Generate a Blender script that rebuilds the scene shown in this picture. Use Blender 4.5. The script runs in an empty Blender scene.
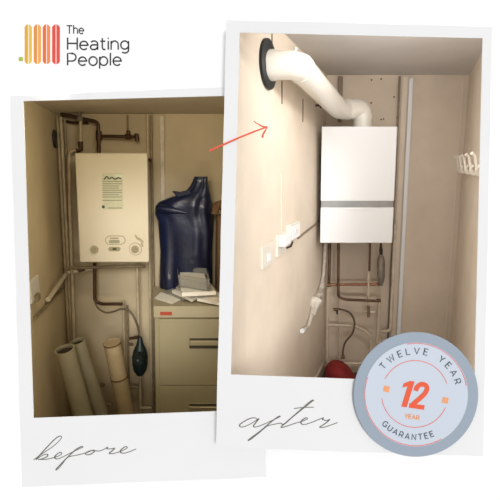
import bpy, bmesh, math, random
from mathutils import Vector, Matrix, noise
random.seed(7)
C = bpy.context.scene.collection
PI = math.pi

# ------------------------------------------------------------------ camera frame
F = 450.0; PX, PY = 285.0, 250.0; E = 1.45
A = math.atan(85 / 450)
ca, sa = math.cos(A), math.sin(A)
EYE = Vector((0, 0, E)); FWD = Vector((0, ca, -sa)); UP = Vector((0, sa, ca)); RT = Vector((1, 0, 0))

def ray(px, py): return RT * ((px - PX) / F) + UP * ((PY - py) / F) + FWD
def W(px, py, Y):                       # point on the upright plane y = Y
    d = ray(px, py); return EYE + d * (Y / d.y)
def Z(px, py, z):                       # point on the level plane at height z
    d = ray(px, py); return EYE + d * ((z - E) / d.z)
def B(px, py, D=1.445):                 # point on a plane parallel to the display board
    return EYE + ray(px, py) * D

# ------------------------------------------------------------------ materials
def lin(c):
    return tuple(((v / 255) / 12.92 if v / 255 <= 0.04045 else (((v / 255) + 0.055) / 1.055) ** 2.4) for v in c) + (1,)
def mat(name, rgb, rough=.5, metal=0, var=.0, scale=8, bump=0, bscale=40, rgb2=None, alpha=None, coat=0, trans=0):
    m = bpy.data.materials.new(name); m.use_nodes = True
    nt = m.node_tree; b = nt.nodes['Principled BSDF']
    b.inputs['Base Color'].default_value = lin(rgb)
    b.inputs['Roughness'].default_value = rough; b.inputs['Metallic'].default_value = metal
    if coat: b.inputs['Coat Weight'].default_value = coat
    if trans: b.inputs['Transmission Weight'].default_value = trans
    tc = nt.nodes.new('ShaderNodeTexCoord')
    if var or rgb2:
        n = nt.nodes.new('ShaderNodeTexNoise'); n.inputs['Scale'].default_value = scale; n.inputs['Detail'].default_value = 5
        r = nt.nodes.new('ShaderNodeValToRGB')
        r.color_ramp.elements[0].position = .3; r.color_ramp.elements[1].position = .7
        c2 = rgb2 or tuple(v * (1 - var) for v in rgb)
        r.color_ramp.elements[0].color = lin(c2); r.color_ramp.elements[1].color = lin(rgb)
        nt.links.new(tc.outputs['Object'], n.inputs['Vector']); nt.links.new(n.outputs['Fac'], r.inputs['Fac'])
        nt.links.new(r.outputs['Color'], b.inputs['Base Color'])
    if bump:
        n = nt.nodes.new('ShaderNodeTexNoise'); n.inputs['Scale'].default_value = bscale; n.inputs['Detail'].default_value = 4
        bp = nt.nodes.new('ShaderNodeBump'); bp.inputs['Strength'].default_value = bump; bp.inputs['Distance'].default_value = .01
        nt.links.new(tc.outputs['Object'], n.inputs['Vector']); nt.links.new(n.outputs['Fac'], bp.inputs['Height'])
        nt.links.new(bp.outputs['Normal'], b.inputs['Normal'])
    return m
M = dict(
    page=mat('page_white', (250, 250, 250), .9), card=mat('card_white', (235, 235, 235), .7, var=.015, scale=3),
    ink=mat('grey_ink', (112, 108, 100), .6), black=mat('black_ink', (30, 30, 32), .5),
    wallA=mat('painted_plaster_warm', (230, 216, 198), .75, var=.05, scale=5, bump=.15, bscale=14),
    wallAb=mat('painted_board_beige', (224, 209, 190), .75, var=.06, scale=4, bump=.1, bscale=14),
    ceilA=mat('ceiling_board_grey', (214, 210, 207), .7, var=.05, scale=3, bump=.15, bscale=10),
    wallB=mat('sepia_plaster', (214, 197, 162), .75, var=.05, scale=5, bump=.15, bscale=14),
    wallBb=mat('sepia_board', (204, 187, 154), .75, var=.06, scale=4, bump=.1, bscale=14),
    ceilB=mat('sepia_ceiling', (196, 184, 162), .7, var=.05, scale=3),
    floor=mat('brown_floor', (110, 92, 75), .7, var=.2, scale=6),
    white=mat('boiler_white_enamel', (236, 238, 240), .42), offw=mat('white_plastic', (226, 220, 208), .4),
    flue=mat('flue_white_plastic', (240, 236, 226), .28, coat=.3),
    silver=mat('brushed_silver', (165, 165, 165), .35, metal=.7, var=.08, scale=20),
    rubber=mat('dark_rubber', (17, 25, 28), .5),
    copper=mat('tarnished_copper', (122, 92, 70), .45, metal=.4, var=.35, scale=25),
    copperB=mat('bright_copper', (170, 116, 88), .4, metal=.4, var=.2, scale=25),
    brownp=mat('dark_brown_pipe', (88, 62, 42), .45, metal=.4, var=.35, scale=25),
    paintp=mat('cream_painted_pipe', (222, 208, 186), .5, var=.12, scale=20),
    greyp=mat('dull_grey_pipe', (142, 124, 102), .5, var=.2, scale=20),
    paintpb=mat('sepia_painted_pipe', (200, 182, 150), .5, var=.15, scale=20),
    darkpb=mat('dim_pipe', (150, 134, 106), .5, var=.25, scale=20),
    hose=mat('braided_hose', (110, 96, 78), .55, var=.3, scale=60), brass=mat('brass', (120, 95, 60), .4, metal=.7, var=.2, scale=30),
    cream=mat('boiler_cream_enamel', (216, 206, 182), .35, coat=.15),
    sticker=mat('green_grey_label', (205, 203, 174), .3, var=.05, scale=60), foil=mat('foil_strip', (232, 236, 210), .25, metal=.3),
    ltext=mat('label_text', (150, 150, 122), .5), dtext=mat('dark_label_print', (62, 74, 52), .5),
    knob=mat('grey_knob', (168, 158, 128), .4), line=mat('thin_dark_line', (150, 136, 106), .6),
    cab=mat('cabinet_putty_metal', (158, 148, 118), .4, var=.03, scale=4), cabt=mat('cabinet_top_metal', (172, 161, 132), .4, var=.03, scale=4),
    dark=mat('painted_recess_shade', (60, 52, 38), .7), red=mat('red_label', (170, 62, 45), .5),
    steel=mat('handle_steel', (170, 158, 126), .35, metal=.5),
    blue=mat('navy_plastic', (14, 26, 60), .36, var=.25, scale=9, bump=.5, bscale=9, coat=.12),
    paper=mat('white_paper', (245, 240, 228), .7, var=.03, scale=10), paperg=mat('grey_print', (165, 160, 148), .7, var=.2, scale=40),
    tray=mat('clear_plastic_tray', (225, 225, 220), .15, trans=.8), box=mat('brown_cardboard', (120, 92, 62), .8, var=.1, scale=10),
    roll=mat('grey_paper_roll', (170, 160, 132), .7, var=.08, scale=6), rollc=mat('cream_paper_roll', (190, 168, 128), .7, var=.12, scale=9),
    inside=mat('painted_hollow_shade', (58, 50, 38), .9), twine=mat('brown_tape', (110, 82, 52), .7),
    pump=mat('dark_green_pump', (28, 44, 42), .45, var=.2, scale=20), redp=mat('red_fabric', (150, 34, 34), .7, var=.25, scale=14, bump=.3),
    orange=mat('orange_red', (226, 92, 62), .6), orange2=mat('deep_orange', (232, 88, 48), .6), orange3=mat('light_orange', (238, 160, 110), .6),
    ring=mat('blue_grey_ring', (152, 164, 178), .6), disc=mat('pale_blue_grey', (200, 209, 221), .6), btext=mat('slate_text', (72, 82, 96), .6),
    redline=mat('coral_line', (228, 112, 100), .6), olive=mat('olive', (168, 182, 78), .6),
    valve=mat('grey_valve', (150, 142, 130), .4, metal=.4, var=.2, scale=30), blk=mat('black_plastic', (34, 32, 30), .5),
    tape=mat('white_tape', (222, 214, 200), .45, var=.15, scale=40, bump=.5, bscale=50), bend=mat('screw_dark', (80, 68, 56), .6),
)
# logo colours
LG = [((218, 170, 60), (232, 190, 84)), ((226, 144, 58), (236, 168, 84)), ((226, 112, 58), (236, 138, 84)), ((222, 78, 62), (236, 92, 66))]

# ------------------------------------------------------------------ mesh helpers
class MB:
    def __init__(s): s.v = []; s.f = []
    def add(s, vs, fs):
        o = len(s.v); s.v += [Vector(v) for v in vs]; s.f += [tuple(i + o for i in f) for f in fs]; return s
    def hexa(s, a, b):                   # two quads (same winding) -> solid
        return s.add(list(a) + list(b), [(0, 1, 2, 3), (7, 6, 5, 4), (0, 4, 5, 1), (1, 5, 6, 2), (2, 6, 7, 3), (3, 7, 4, 0)])
    def tube(s, pts, r, n=12, cap=True):
        pts = [Vector(p) for p in pts]; rs = r if isinstance(r, (list, tuple)) else [r] * len(pts)
        t0 = (pts[1] - pts[0]).normalized()
        u = t0.cross(Vector((0, 0, 1)));  u = u if u.length > .1 else t0.cross(Vector((1, 0, 0))); u.normalize()
        o = len(s.v); k = len(pts)
        for i, p in enumerate(pts):
            t = (pts[min(i + 1, k - 1)] - pts[max(i - 1, 0)]).normalized()
            u = (u - t * u.dot(t)).normalized(); w = t.cross(u)
            for j in range(n):
                a = 2 * PI * j / n; s.v.append(p + (u * math.cos(a) + w * math.sin(a)) * rs[i])
        for i in range(k - 1):
            for j in range(n):
                s.f.append((o + i * n + j, o + i * n + (j + 1) % n, o + (i + 1) * n + (j + 1) % n, o + (i + 1) * n + j))
        if cap:
            s.f.append(tuple(o + j for j in reversed(range(n)))); s.f.append(tuple(o + (k - 1) * n + j for j in range(n)))
        return s
    def prism(s, loop, d):               # planar loop swept along the vector d
        n = len(loop); d = Vector(d)
        return s.add(list(loop) + [Vector(p) + d for p in loop],
                     [tuple(range(n)), tuple(reversed(range(n, 2 * n)))] + [(i, n + i, n + (i + 1) % n, (i + 1) % n) for i in range(n)])
    def ribbon(s, pts, w, D, th=.0012, per=None):   # flat stroke raised on the plane at D; pts and w in board pixels
        p = [Vector((a, b, 0)) for a, b in pts]; k = len(p); ws = w if isinstance(w, (list, tuple)) else [w] * k
        L, R = [], []
        for i in range(k):
            t = (p[min(i + 1, k - 1)] - p[max(i - 1, 0)])
            t = t.normalized() if t.length > 1e-9 else Vector((1, 0, 0)); nn = Vector((-t.y, t.x, 0))
            m = 1.0
            if 0 < i < k - 1:
                c = nn.dot(Vector((-(p[i] - p[i - 1]).normalized().y, (p[i] - p[i - 1]).normalized().x, 0)))
                m = 1 / max(c, .6)
            L.append(p[i] + nn * ws[i] / 2 * m); R.append(p[i] - nn * ws[i] / 2 * m)
        vs = []
        for a, b in zip(L, R):
            vs += [B(a.x, a.y, D), B(b.x, b.y, D), B(a.x, a.y, D) + FWD * th, B(b.x, b.y, D) + FWD * th]
        fs = []
        for i in range(k - 1):
            o = 4 * i; q = o + 4
            fs += [(o, q, q + 1, o + 1), (o + 2, o + 3, q + 3, q + 2), (o, o + 2, q + 2, q), (o + 1, q + 1, q + 3, o + 3)]
        fs += [(0, 1, 3, 2), (4 * k - 4, 4 * k - 2, 4 * k - 1, 4 * k - 3)]
        return s.add(vs, fs)
    def build(s, name, m, parent=None, smooth=False, bevel=0, seg=2):
        me = bpy.data.meshes.new(name); me.from_pydata([tuple(v) for v in s.v], [], s.f); me.update()
        bm = bmesh.new(); bm.from_mesh(me)
        if bevel:
            bmesh.ops.bevel(bm, geom=bm.edges[:] + bm.verts[:], offset=bevel, segments=seg, affect='EDGES', profile=.5)
        bmesh.ops.recalc_face_normals(bm, faces=bm.faces[:])
        # origin at the bottom centre of the mesh
        lo = Vector([min(v.co[i] for v in bm.verts) for i in range(3)]); hi = Vector([max(v.co[i] for v in bm.verts) for i in range(3)])
        org = Vector(((lo.x + hi.x) / 2, (lo.y + hi.y) / 2, lo.z))
        for v in bm.verts: v.co -= org
        if smooth:
            for f in bm.faces: f.smooth = True
            for e in bm.edges:
                if len(e.link_faces) == 2 and e.calc_face_angle(0) > math.radians(40): e.smooth = False
        bm.to_mesh(me); bm.free()
        me.materials.append(M[m] if isinstance(m, str) else m)
        o = bpy.data.objects.new(name, me); C.objects.link(o)
        if parent is not None:
            o.parent = parent; o.location = org - WLOC[parent.name]
        else: o.location = org
        WLOC[o.name] = org
        return o
WLOC = {}
def tag(o, label=None, cat=None, group=None, kind=None):
    for k, v in (('label', label), ('category', cat), ('group', group), ('kind', kind)):
        if v: o[k] = v
    return o
def empty(name, loc, label, cat, group=None):
    o = bpy.data.objects.new(name, None); C.objects.link(o); o.location = loc; o.empty_display_size = .05
    WLOC[o.name] = Vector(loc); return tag(o, label, cat, group)
def fillet(pts, r, n=6):                # round the inner corners of a polyline
    pts = [Vector(p) for p in pts]; out = [pts[0]]
    for i in range(1, len(pts) - 1):
        a, b, c = pts[i - 1], pts[i], pts[i + 1]
        d = min(r, (a - b).length * .49, (c - b).length * .49)
        p, q = b + (a - b).normalized() * d, b + (c - b).normalized() * d
        for k in range(n + 1):
            t = k / n; out.append(p * (1 - t) ** 2 + b * 2 * t * (1 - t) + q * t * t)
    out.append(pts[-1]); return out
def crom(pts, n=6):                     # smooth 2-D curve through points
    P = [Vector((p[0], p[1], 0)) for p in pts]; P = [P[0] * 2 - P[1]] + P + [P[-1] * 2 - P[-2]]
    out = []
    for i in range(1, len(P) - 2):
        for k in range(n):
            t = k / n; a, b, c, d = P[i - 1:i + 3]
            q = .5 * ((2 * b) + (c - a) * t + (2 * a - 5 * b + 4 * c - d) * t * t + (3 * b - a - 3 * c + d) * t ** 3)
            out.append((q.x, q.y))
    out.append((P[-2].x, P[-2].y)); return out
def struct(o): o['kind'] = 'structure'; return o

# ------------------------------------------------------------------ the board, the mounted prints
def plate(loops, D, th):                # a plate with an outline and holes, thickness th behind D
    bm = bmesh.new(); es = []
    for lp in loops:
        vs = [bm.verts.new(B(x, y, D)) for x, y in lp]
        es += [bm.edges.new((vs[i], vs[(i + 1) % len(vs)])) for i in range(len(vs))]
    bmesh.ops.triangle_fill(bm, use_beauty=True, edges=es, normal=FWD)
    bm.verts.index_update(); mb = MB()
    V = [v.co.copy() for v in bm.verts]; n = len(V); fs = [tuple(v.index for v in f.verts) for f in bm.faces]
    mb.v = V + [v + FWD * th for v in V]
    mb.f = fs + [tuple(i + n for i in reversed(f)) for f in fs]
    o = 0
    for lp in loops:
        k = len(lp)
        mb.f += [(o + i, o + (i + 1) % k, n + o + (i + 1) % k, n + o + i) for i in range(k)]; o += k
    bm.free(); return mb
holeB = [(21, 98.6), (226.5, 91.5), (222, 419), (31, 422)]
holeA = [(236, 28), (487, 34), (479, 390), (228, 378)]
struct(plate([[(-420, -380), (960, -380), (960, 860), (-420, 860)], holeB, holeA], 1.445, .008).build('wall_front', 'page'))

def wobble(pts, n=14, a=.35):           # slightly irregular paper edge
    out = []
    for i in range(len(pts)):
        p, q = pts[i], pts[(i + 1) % len(pts)]
        for k in range(n):
            t = k / n; w = 0 if k == 0 else a
            out.append((p[0] + (q[0] - p[0]) * t + random.uniform(-w, w), p[1] + (q[1] - p[1]) * t + random.uniform(-w, w)))
    return out
def mount(outer, hole, D, th, label, back):
    root = empty('mounted_print_frame', B((outer[-2][0] + outer[-1][0]) / 2, (outer[-2][1] + outer[-1][1]) / 2, D), label, 'picture frame')
    plate([wobble(outer), hole], D, th).build('card', 'card', root)
    mb = MB(); n = len(hole)             # lining of the opening, back to the board
    a = [B(x, y, D + th) for x, y in hole]
    hx = sum(h[0] for h in hole) / n; hy = sum(h[1] for h in hole) / n
    b = [B(x + (.6 if x > hx else -1.2), y + (1.2 if y > hy else -1.2), back) for x, y in hole]
    c = [B(x + (2.2 if x > hx else -4), y + (4 if y > hy else -4), back) for x, y in hole]
    d = [B(x + (2.2 if x > hx else -4), y + (4 if y > hy else -4), D + th) for x, y in hole]
    for i in range(n):
        j = (i + 1) % n; mb.hexa([a[i], a[j], d[j], d[i]], [b[i], b[j], c[j], c[i]])
    mb.build('opening_lining', 'card', root)
    return root
frB = mount([(10, 96), (230, 87), (226.5, 386), (264.5, 387), (266, 477), (22, 487)], [(23.3, 101), (225.8, 95.8), (220.8, 411), (33.5, 418)], 1.431, .0025,
            'white instant-print card with a handwritten caption reading before, partly covered on its right', 1.4445)
frA = mount([(226, 20), (492, 27), (483, 456.5), (216, 447)], [(239.7, 32.5), (482.6, 38), (474.5, 383.5), (231, 374.5)], 1.386, .0025,
            'white instant-print card with a handwritten caption reading after, lying on top', 1.430)

def zpt(x0, y0, s): return lambda l: [(x0 + a / s, y0 + b / s) for a, b in l]
q = zpt(30, 430, 4.545)
def script(strokes, conv, D, parent, name='caption'):
    mb = MB()
    for k, st in enumerate(strokes):
        pts = crom(conv(st), 5); ws = []
        for i, p in enumerate(pts):
            a = pts[max(i - 1, 0)]; b = pts[min(i + 1, len(pts) - 1)]
            dy = (b[1] - a[1]) / (math.hypot(b[0] - a[0], b[1] - a[1]) + 1e-9)
            ws.append(.72 + .55 * max(0, dy))
        mb.ribbon(pts, ws, D - k * 1e-4, .0008)
    return mb.build(name, 'ink', parent)
script([[(16, 136), (50, 112), (100, 78), (130, 52), (143, 34), (135, 28), (115, 40), (80, 75), (48, 110), (27, 135), (45, 122), (66, 112), (80, 112), (76, 122), (52, 132), (36, 134)],
        [(36, 134), (70, 134), (100, 128), (130, 118), (144, 108), (136, 102), (118, 114), (112, 126), (124, 132), (150, 122), (190, 102), (228, 84), (240, 78), (232, 76), (205, 92), (170, 125), (140, 155), (118, 180), (128, 176), (150, 150), (166, 128), (185, 120), (215, 114), (240, 108)],
        [(240, 108), (262, 102), (285, 92), (292, 98), (276, 110), (258, 113), (252, 106), (268, 96), (290, 94), (315, 96), (340, 86), (352, 78), (350, 86), (368, 86), (384, 84), (372, 96), (360, 106), (375, 108), (405, 100), (432, 88), (442, 80), (434, 76), (416, 88), (410, 100), (425, 106), (455, 98), (482, 86)]],
       q, 1.430, frB)
q = zpt(235, 395, 4.545)
script([[(104, 116), (92, 104), (66, 108), (36, 124), (20, 138), (32, 146), (62, 136), (96, 116), (108, 108), (96, 124), (84, 140), (92, 146), (120, 138), (160, 120), (195, 104), (206, 98), (198, 98), (165, 122), (120, 160), (80, 190), (60, 206), (72, 202), (105, 176), (135, 150), (150, 140), (175, 134), (205, 128)],
        [(205, 128), (225, 132), (262, 100), (310, 62), (350, 30), (358, 24), (345, 28), (300, 66), (250, 110), (215, 140), (212, 148), (235, 142), (270, 130), (310, 118), (330, 108), (322, 104), (304, 116), (300, 130), (318, 134), (350, 124), (385, 110), (402, 104), (398, 112), (416, 116), (430, 112), (410, 130), (386, 146), (400, 148), (432, 138), (466, 126)],
        [(268, 62), (300, 58), (330, 56), (358, 56)]],
       q, 1.385, frA)

# ------------------------------------------------------------------ stroke lettering
def arc(cx, cy, rx, ry, a0, a1, n=12):
    return [(cx + rx * math.cos(math.radians(a0 + (a1 - a0) * i / n)), cy + ry * math.sin(math.radians(a0 + (a1 - a0) * i / n))) for i in range(n + 1)]
GL = {
    'T': (.76, [[(0, 1), (.76, 1)], [(.38, 1), (.38, 0)]]),
    'h': (.54, [[(0, 1.06), (0, 0)], [(0, .4)] + arc(.27, .42, .27, .3, 180, 0) + [(.54, 0)]]),
    'e': (.62, [[(0, .36), (.62, .36)] + arc(.31, .35, .31, .35, 0, 318, 16)]),
    'H': (.74, [[(0, 1), (0, 0)], [(.74, 1), (.74, 0)], [(0, .52), (.74, .52)]]),
    'a': (.55, [[(.04, .62)] + arc(.28, .48, .27, .24, 130, 0) + [(.55, 0)], [(.55, .4), (.25, .4)] + arc(.22, .2, .22, .2, 90, 270, 8) + [(.4, .03), (.55, .2)]]),
    't': (.4, [[(.16, .95), (.16, .18), (.2, .05), (.3, 0), (.4, .04)], [(0, .7), (.38, .7)]]),
    'i': (.04, [[(.02, .72), (.02, 0)], [(.02, .98), (.02, .9)]]),
    'n': (.54, [[(0, .72), (0, 0)], [(0, .4)] + arc(.27, .42, .27, .3, 180, 0) + [(.54, 0)]]),
    'g': (.6, [arc(.3, .38, .3, .34, 0, 360, 18), [(.6, .72), (.6, 0)] + arc(.32, -.02, .28, .26, 0, -140, 8)]),
    'P': (.66, [[(0, 0), (0, 1), (.34, 1)] + arc(.34, .68, .32, .32, 90, -90, 10) + [(0, .36)]]),
    'o': (.64, [arc(.32, .36, .32, .36, 0, 360, 18)]),
    'p': (.62, [[(0, .72), (0, -.26)], arc(.31, .36, .31, .36, 0, 360, 18)]),
    'l': (.04, [[(.02, 1.06), (.02, 0)]]),
    'W': (1.1, [[(0, 1), (.29, 0), (.55, .95), (.81, 0), (1.1, 1)]]),
    'E': (.6, [[(.6, 1), (0, 1), (0, 0), (.6, 0)], [(0, .52), (.52, .52)]]),
    'L': (.55, [[(0, 1), (0, 0), (.55, 0)]]),
    'V': (.8, [[(0, 1), (.4, 0), (.8, 1)]]),
    'Y': (.76, [[(0, 1), (.38, .45), (.38, 0)], [(.76, 1), (.38, .45)]]),
    'A': (.8, [[(0, 0), (.4, 1), (.8, 0)], [(.14, .3), (.66, .3)]]),
    'R': (.66, [[(0, 0), (0, 1), (.34, 1)] + arc(.34, .7, .3, .3, 90, -90, 10) + [(0, .4)], [(.4, .4), (.66, 0)]]),
    'G': (.8, [arc(.42, .5, .42, .5, 45, 300, 16) + [(.78, .12), (.78, .48), (.5, .48)]]),
    'U': (.7, [[(0, 1), (0, .35)] + arc(.35, .35, .35, .35, 180, 360, 10) + [(.7, 1)]]),
    'N': (.72, [[(0, 0), (0, 1), (.72, 0), (.72, 1)]]),
}
def word(txt, x0, x1, yb, cap, w, D, name, m, parent, gap=.2):
    tot = sum(GL[c][0] for c in txt) + gap * (len(txt) - 1); sx = (x1 - x0) / tot; mb = MB(); x = x0; k = 0
    for c in txt:
        for st in GL[c][1]:
            mb.ribbon([(x + u * sx, yb - v * cap) for u, v in st], w, D - (k % 3) * 1e-4, .0012); k += 1
        x += (GL[c][0] + gap) * sx
    return mb.build(name, m, parent)
lg = empty('company_logo', B(75, 69, 1.444), 'radiator logo in yellow to red with three stacked words on the white board', 'logo')
xs = [(24.6, 31.7), (33.7, 40.9), (42.7, 50), (52.1, 59.7)]
for i, (a, b) in enumerate(xs):
    m_ = (a + b) / 2
    for s, (u, v) in enumerate(((a, m_ - .5), (m_ + .5, b))):
        c = mat('logo_bar_%d_%d' % (i, s), LG[i][0] if s == 0 else LG[i][1] if i < 3 else LG[i][0], .6)
        if s == 0: lp = [(u, 27), (u + 1.6, 25), (v, 24.2), (v, 64.2), (u + 1.6, 63.4), (u, 61.5)]
        else: lp = [(u, 24.2), (v - 1.6, 25), (v, 27), (v, 61.5), (v - 1.6, 63.4), (u, 64.2)]
        MB().prism([B(x, y, 1.4435) for x, y in lp], FWD * .0014).build('radiator_bar', c, lg)
MB().prism([B(x, y, 1.4435) for x, y in ((18.6, 57), (22.8, 57), (22.8, 61), (18.6, 61))], FWD * .0014).build('valve_square', 'olive', lg)
word('The', 66.5, 83.5, 33.6, 8.0, .95, 1.4435, 'top_word', 'black', lg)
word('Heating', 67.5, 128.5, 49.5, 12, 1.3, 1.4435, 'middle_word', 'black', lg)
word('People', 67.5, 121, 65.3, 12, 1.3, 1.4435, 'bottom_word', 'black', lg)

# ------------------------------------------------------------------ arrow
ar = MB()
ar.ribbon([(209, 151), (222, 145), (238, 138), (254, 131.5), (266.5, 127)], [1.9, 1.7, 1.6, 1.5, 1.2], 1.3815, .003)
ar.ribbon(crom([(254, 121.3), (258, 124), (263, 126.5), (267.3, 126.8)], 3), [.8] * 4 + [1.3] * 5 + [1.4], 1.3814, .003)
ar.ribbon(crom([(267.3, 126.6), (265.5, 130), (263.2, 134), (262.3, 137.5)], 3), [1.2] * 4 + [1.8] * 4 + [2.0, 1.8], 1.3813, .003)
tag(ar.build('arrow', 'orange'), 'thin orange-red arrow pointing up to the right across the white card edge', 'arrow')

# ------------------------------------------------------------------ guarantee badge
BD = 1.371
bc = (416, 394.6)
def circ(r, n=72, a0=0, a1=360, c=bc):
    full = a1 - a0 >= 360; k = n if full else n + 1
    return [(c[0] + r * math.cos(math.radians(a0 + (a1 - a0) * i / n)), c[1] + r * math.sin(math.radians(a0 + (a1 - a0) * i / n))) for i in range(k)]
bd = empty('guarantee_badge', B(416, 457, BD), 'round blue-grey badge with a big orange 12 over the lower right card corner', 'badge')
MB().prism([B(x, y, BD) for x, y in circ(62.3)], FWD * .008).build('outer_ring', 'ring', bd, bevel=.0008)
MB().prism([B(x, y, BD - .0015) for x, y in circ(52)], FWD * .002).build('inner_disc', 'disc', bd)
mb = MB(); mb.ribbon(circ(51.2, 40, -100, -10), .7, BD - .0022, .0009); mb.ribbon(circ(51.2, 40, 60, 200), .7, BD - .0022, .0009); mb.build('outer_coral_line', 'redline', bd)
mb = MB(); mb.ribbon(circ(33.4, 40, -153, -18, (415, 394)), .7, BD - .0022, .0009); mb.ribbon(circ(33.4, 40, 24, 172, (415, 394)), .7, BD - .0022, .0009); mb.build('inner_coral_line', 'redline', bd)
for cx, cy in ((386.6, 389), (445.3, 400.4)):
    u = (math.cos(.18) * 2.9, math.sin(.18) * 2.9); v = (-u[1], u[0])
    MB().prism([B(cx + a * u[0] + b * v[0], cy + a * u[1] + b * v[1], BD - .0025) for a, b in ((-1, -1), (1, -1), (1, 1), (-1, 1))], FWD * .0012).build('small_square', 'orange3', bd)
def arcword(txt, r, adv, start_end, cap, w, name, top=True):
    a0, a1 = start_end; tot = sum(GL[c][0] if c != ' ' else .6 for c in txt) + adv * (len(txt) - 1)
    k = math.radians(a1 - a0) / tot; x = 0; mb = MB(); n = 0
    for c in txt:
        gw = GL[c][0] if c != ' ' else .6
        if c == ' ': mb.build(name, 'btext', bd); mb = MB()
        else:
            am = math.radians(a0) + (x + gw / 2) * k
            for st in GL[c][1]:
                pts = []
                for u, v in st:
                    tx = (u - gw / 2) * cap; ty = v * cap
                    if top: rr = r + ty; pts.append((bc[0] + rr * math.cos(am) - tx * math.sin(am), bc[1] + rr * math.sin(am) + tx * math.cos(am)))
                    else: rr = r - ty; pts.append((bc[0] + rr * math.cos(am) + tx * math.sin(am), bc[1] + rr * math.sin(am) - tx * math.cos(am)))
                mb.ribbon(pts, w * .85, BD - .0026 - (n % 3) * 1e-4, .001); n += 1
        x += gw + adv
    return mb.build(name, 'btext', bd)
arcword('TWELVE YEAR', 40.6, .62, (-142.5, -14.5), 6.2, 1.0, 'upper_lettering')
arcword('GUARANTEE', 45.2, .45, (139, 66), 5.4, .95, 'lower_lettering', top=False)
def rot(pts, c=(416, 394.6), a=.14):
    return [(c[0] + (x - c[0]) * math.cos(a) - (y - c[1]) * math.sin(a), c[1] + (x - c[0]) * math.sin(a) + (y - c[1]) * math.cos(a)) for x, y in pts]
mb = MB()
sl = lambda l: rot([(x + (394.6 - y) * .16, y) for x, y in l])
MB().prism([B(x, y, BD - .003) for x, y in sl([(405.5, 408.5), (405.5, 387.5), (401.0, 389.5), (401.0, 385.2), (406.5, 382), (410.8, 382), (410.8, 408.5)])], FWD * .0016).build('digit_one', 'orange2', bd)
mb.ribbon(sl(crom([(414.8, 391), (415.0, 387), (418, 383.8), (422.5, 384), (425.0, 387), (424.6, 391.5), (421.5, 397), (417.5, 402.5), (415, 406.6)], 3)), 4.6, BD - .003, .0016)
mb.ribbon(sl([(412.8, 406.4), (428.0, 406.4)]), 4.4, BD - .0031, .0016)
mb.build('digit_two', 'orange2', bd)
mb = MB(); x = 404
for c in 'YEAR':
    for st in GL[c][1]: mb.ribbon(rot([(x + u * 4 + (1 if c == 'R' else .8), 418.8 - v * 4) for u, v in st], (411, 418), .14), .95, BD - .0026, .001)
    x += GL[c][0] * 4 + 1
mb.build('small_year_word', 'orange3', bd)

# ------------------------------------------------------------------ rooms
class Room: pass
def make_room(sx, Yb, cl, ct, cr, floor_z, mats, ceil_px, rightline=None, xr=None, lean=0):
    r = Room(); r.s = sx; r.Yb = Yb; r.lean = lean; r.lz = W(cl[0], cl[1], Yb).z
    r.xl = W(cl[0], cl[1], Yb).x; r.xr = xr if xr is not None else W(cr[0], cr[1], Yb).x
    r.zc = W(ceil_px[0], ceil_px[1], Yb).z; r.zf = floor_z
    D = 1.4535
    def front(x0, s, z, lean=lean):
        Y = (D + (z - E) * sa) / ca; return Vector((x0 + s * (Y - Yb) + lean * (z - r.lz), Y, z))
    r.sr = sx
    if rightline is not None:          # right wall towards a given near x
        nx = rightline; r.sr = (nx - r.xr) / (D - Yb)
    l0, l1 = front(r.xl, sx, r.zf), front(r.xl, sx, r.zc)
    r0, r1 = front(r.xr, r.sr, r.zf, 0), front(r.xr, r.sr, r.zc, 0)
    L0, L1, R0, R1 = [Vector(p) for p in ((r.xl, Yb, r.zf), (r.xl, Yb, r.zc), (r.xr, Yb, r.zf), (r.xr, Yb, r.zc))]
    for p in (L0, L1): p.x += lean * (p.z - r.lz)
    lp0 = l0.copy()
    if rightline is None: l0.x += .04
    else: r0.x = -.248
    t = .008
    def off(q, d): return [p + Vector(d) for p in q]
    def cut(a, b): return a.lerp(b, (1.6 - a.y) / (b.y - a.y))
    m0, m1 = cut(lp0, L0), cut(l1, L1)
    struct(MB().hexa([l0, m0, m1, l1], off([l0, m0, m1, l1], (-t, 0, 0))).hexa([m0, L0, L1, m1], off([m0, L0, L1, m1], (-t, 0, 0))).build('wall_left', mats[0]))
    struct(MB().hexa([r0, R0, R1, r1], off([r0, R0, R1, r1], (t, 0, 0))).build('wall_right', mats[0] if rightline is None else mats[1]))
    struct(MB().hexa([L0, R0, R1, L1], off([L0, R0, R1, L1], (0, .02, 0))).build('wall_back', mats[1]))
    struct(MB().hexa([l1, r1, R1, L1], off([l1, r1, R1, L1], (0, 0, .02))).build('ceiling', mats[2]))
    struct(MB().hexa([l0, r0, R0, L0], off([l0, r0, R0, L0], (0, 0, -.02))).build('floor', mats[3]))
    return r
def onleft(r, px, py):
    d = ray(px, py); k = r.lean; t = (r.xl - r.s * r.Yb + k * (E - r.lz)) / (d.x - r.s * d.y - k * d.z); return EYE + d * t
def onright(r, px, py):
    d = ray(px, py); t = (r.xr - r.s * r.Yb) / (d.x - r.s * d.y); return EYE + d * t
def box(r, x0, y0, x1, y1, Yf, Yk, name, m, parent=None, bevel=.004, xt=None, lean=0):
    # upright box: front face fitted at depth Yf, extruded along the room's depth to Yk
    xm0, xm1 = W(x0, (y0 + y1) / 2, Yf).x, W(x1, (y0 + y1) / 2, Yf).x
    zt = W((x0 + x1) / 2, y0, Yf).z; zb = W((x0 + x1) / 2, y1, Yf).z
    return wbox(r, xm0, xm1, zb, zt, Yf, Yk, name, m, parent, bevel)
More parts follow.
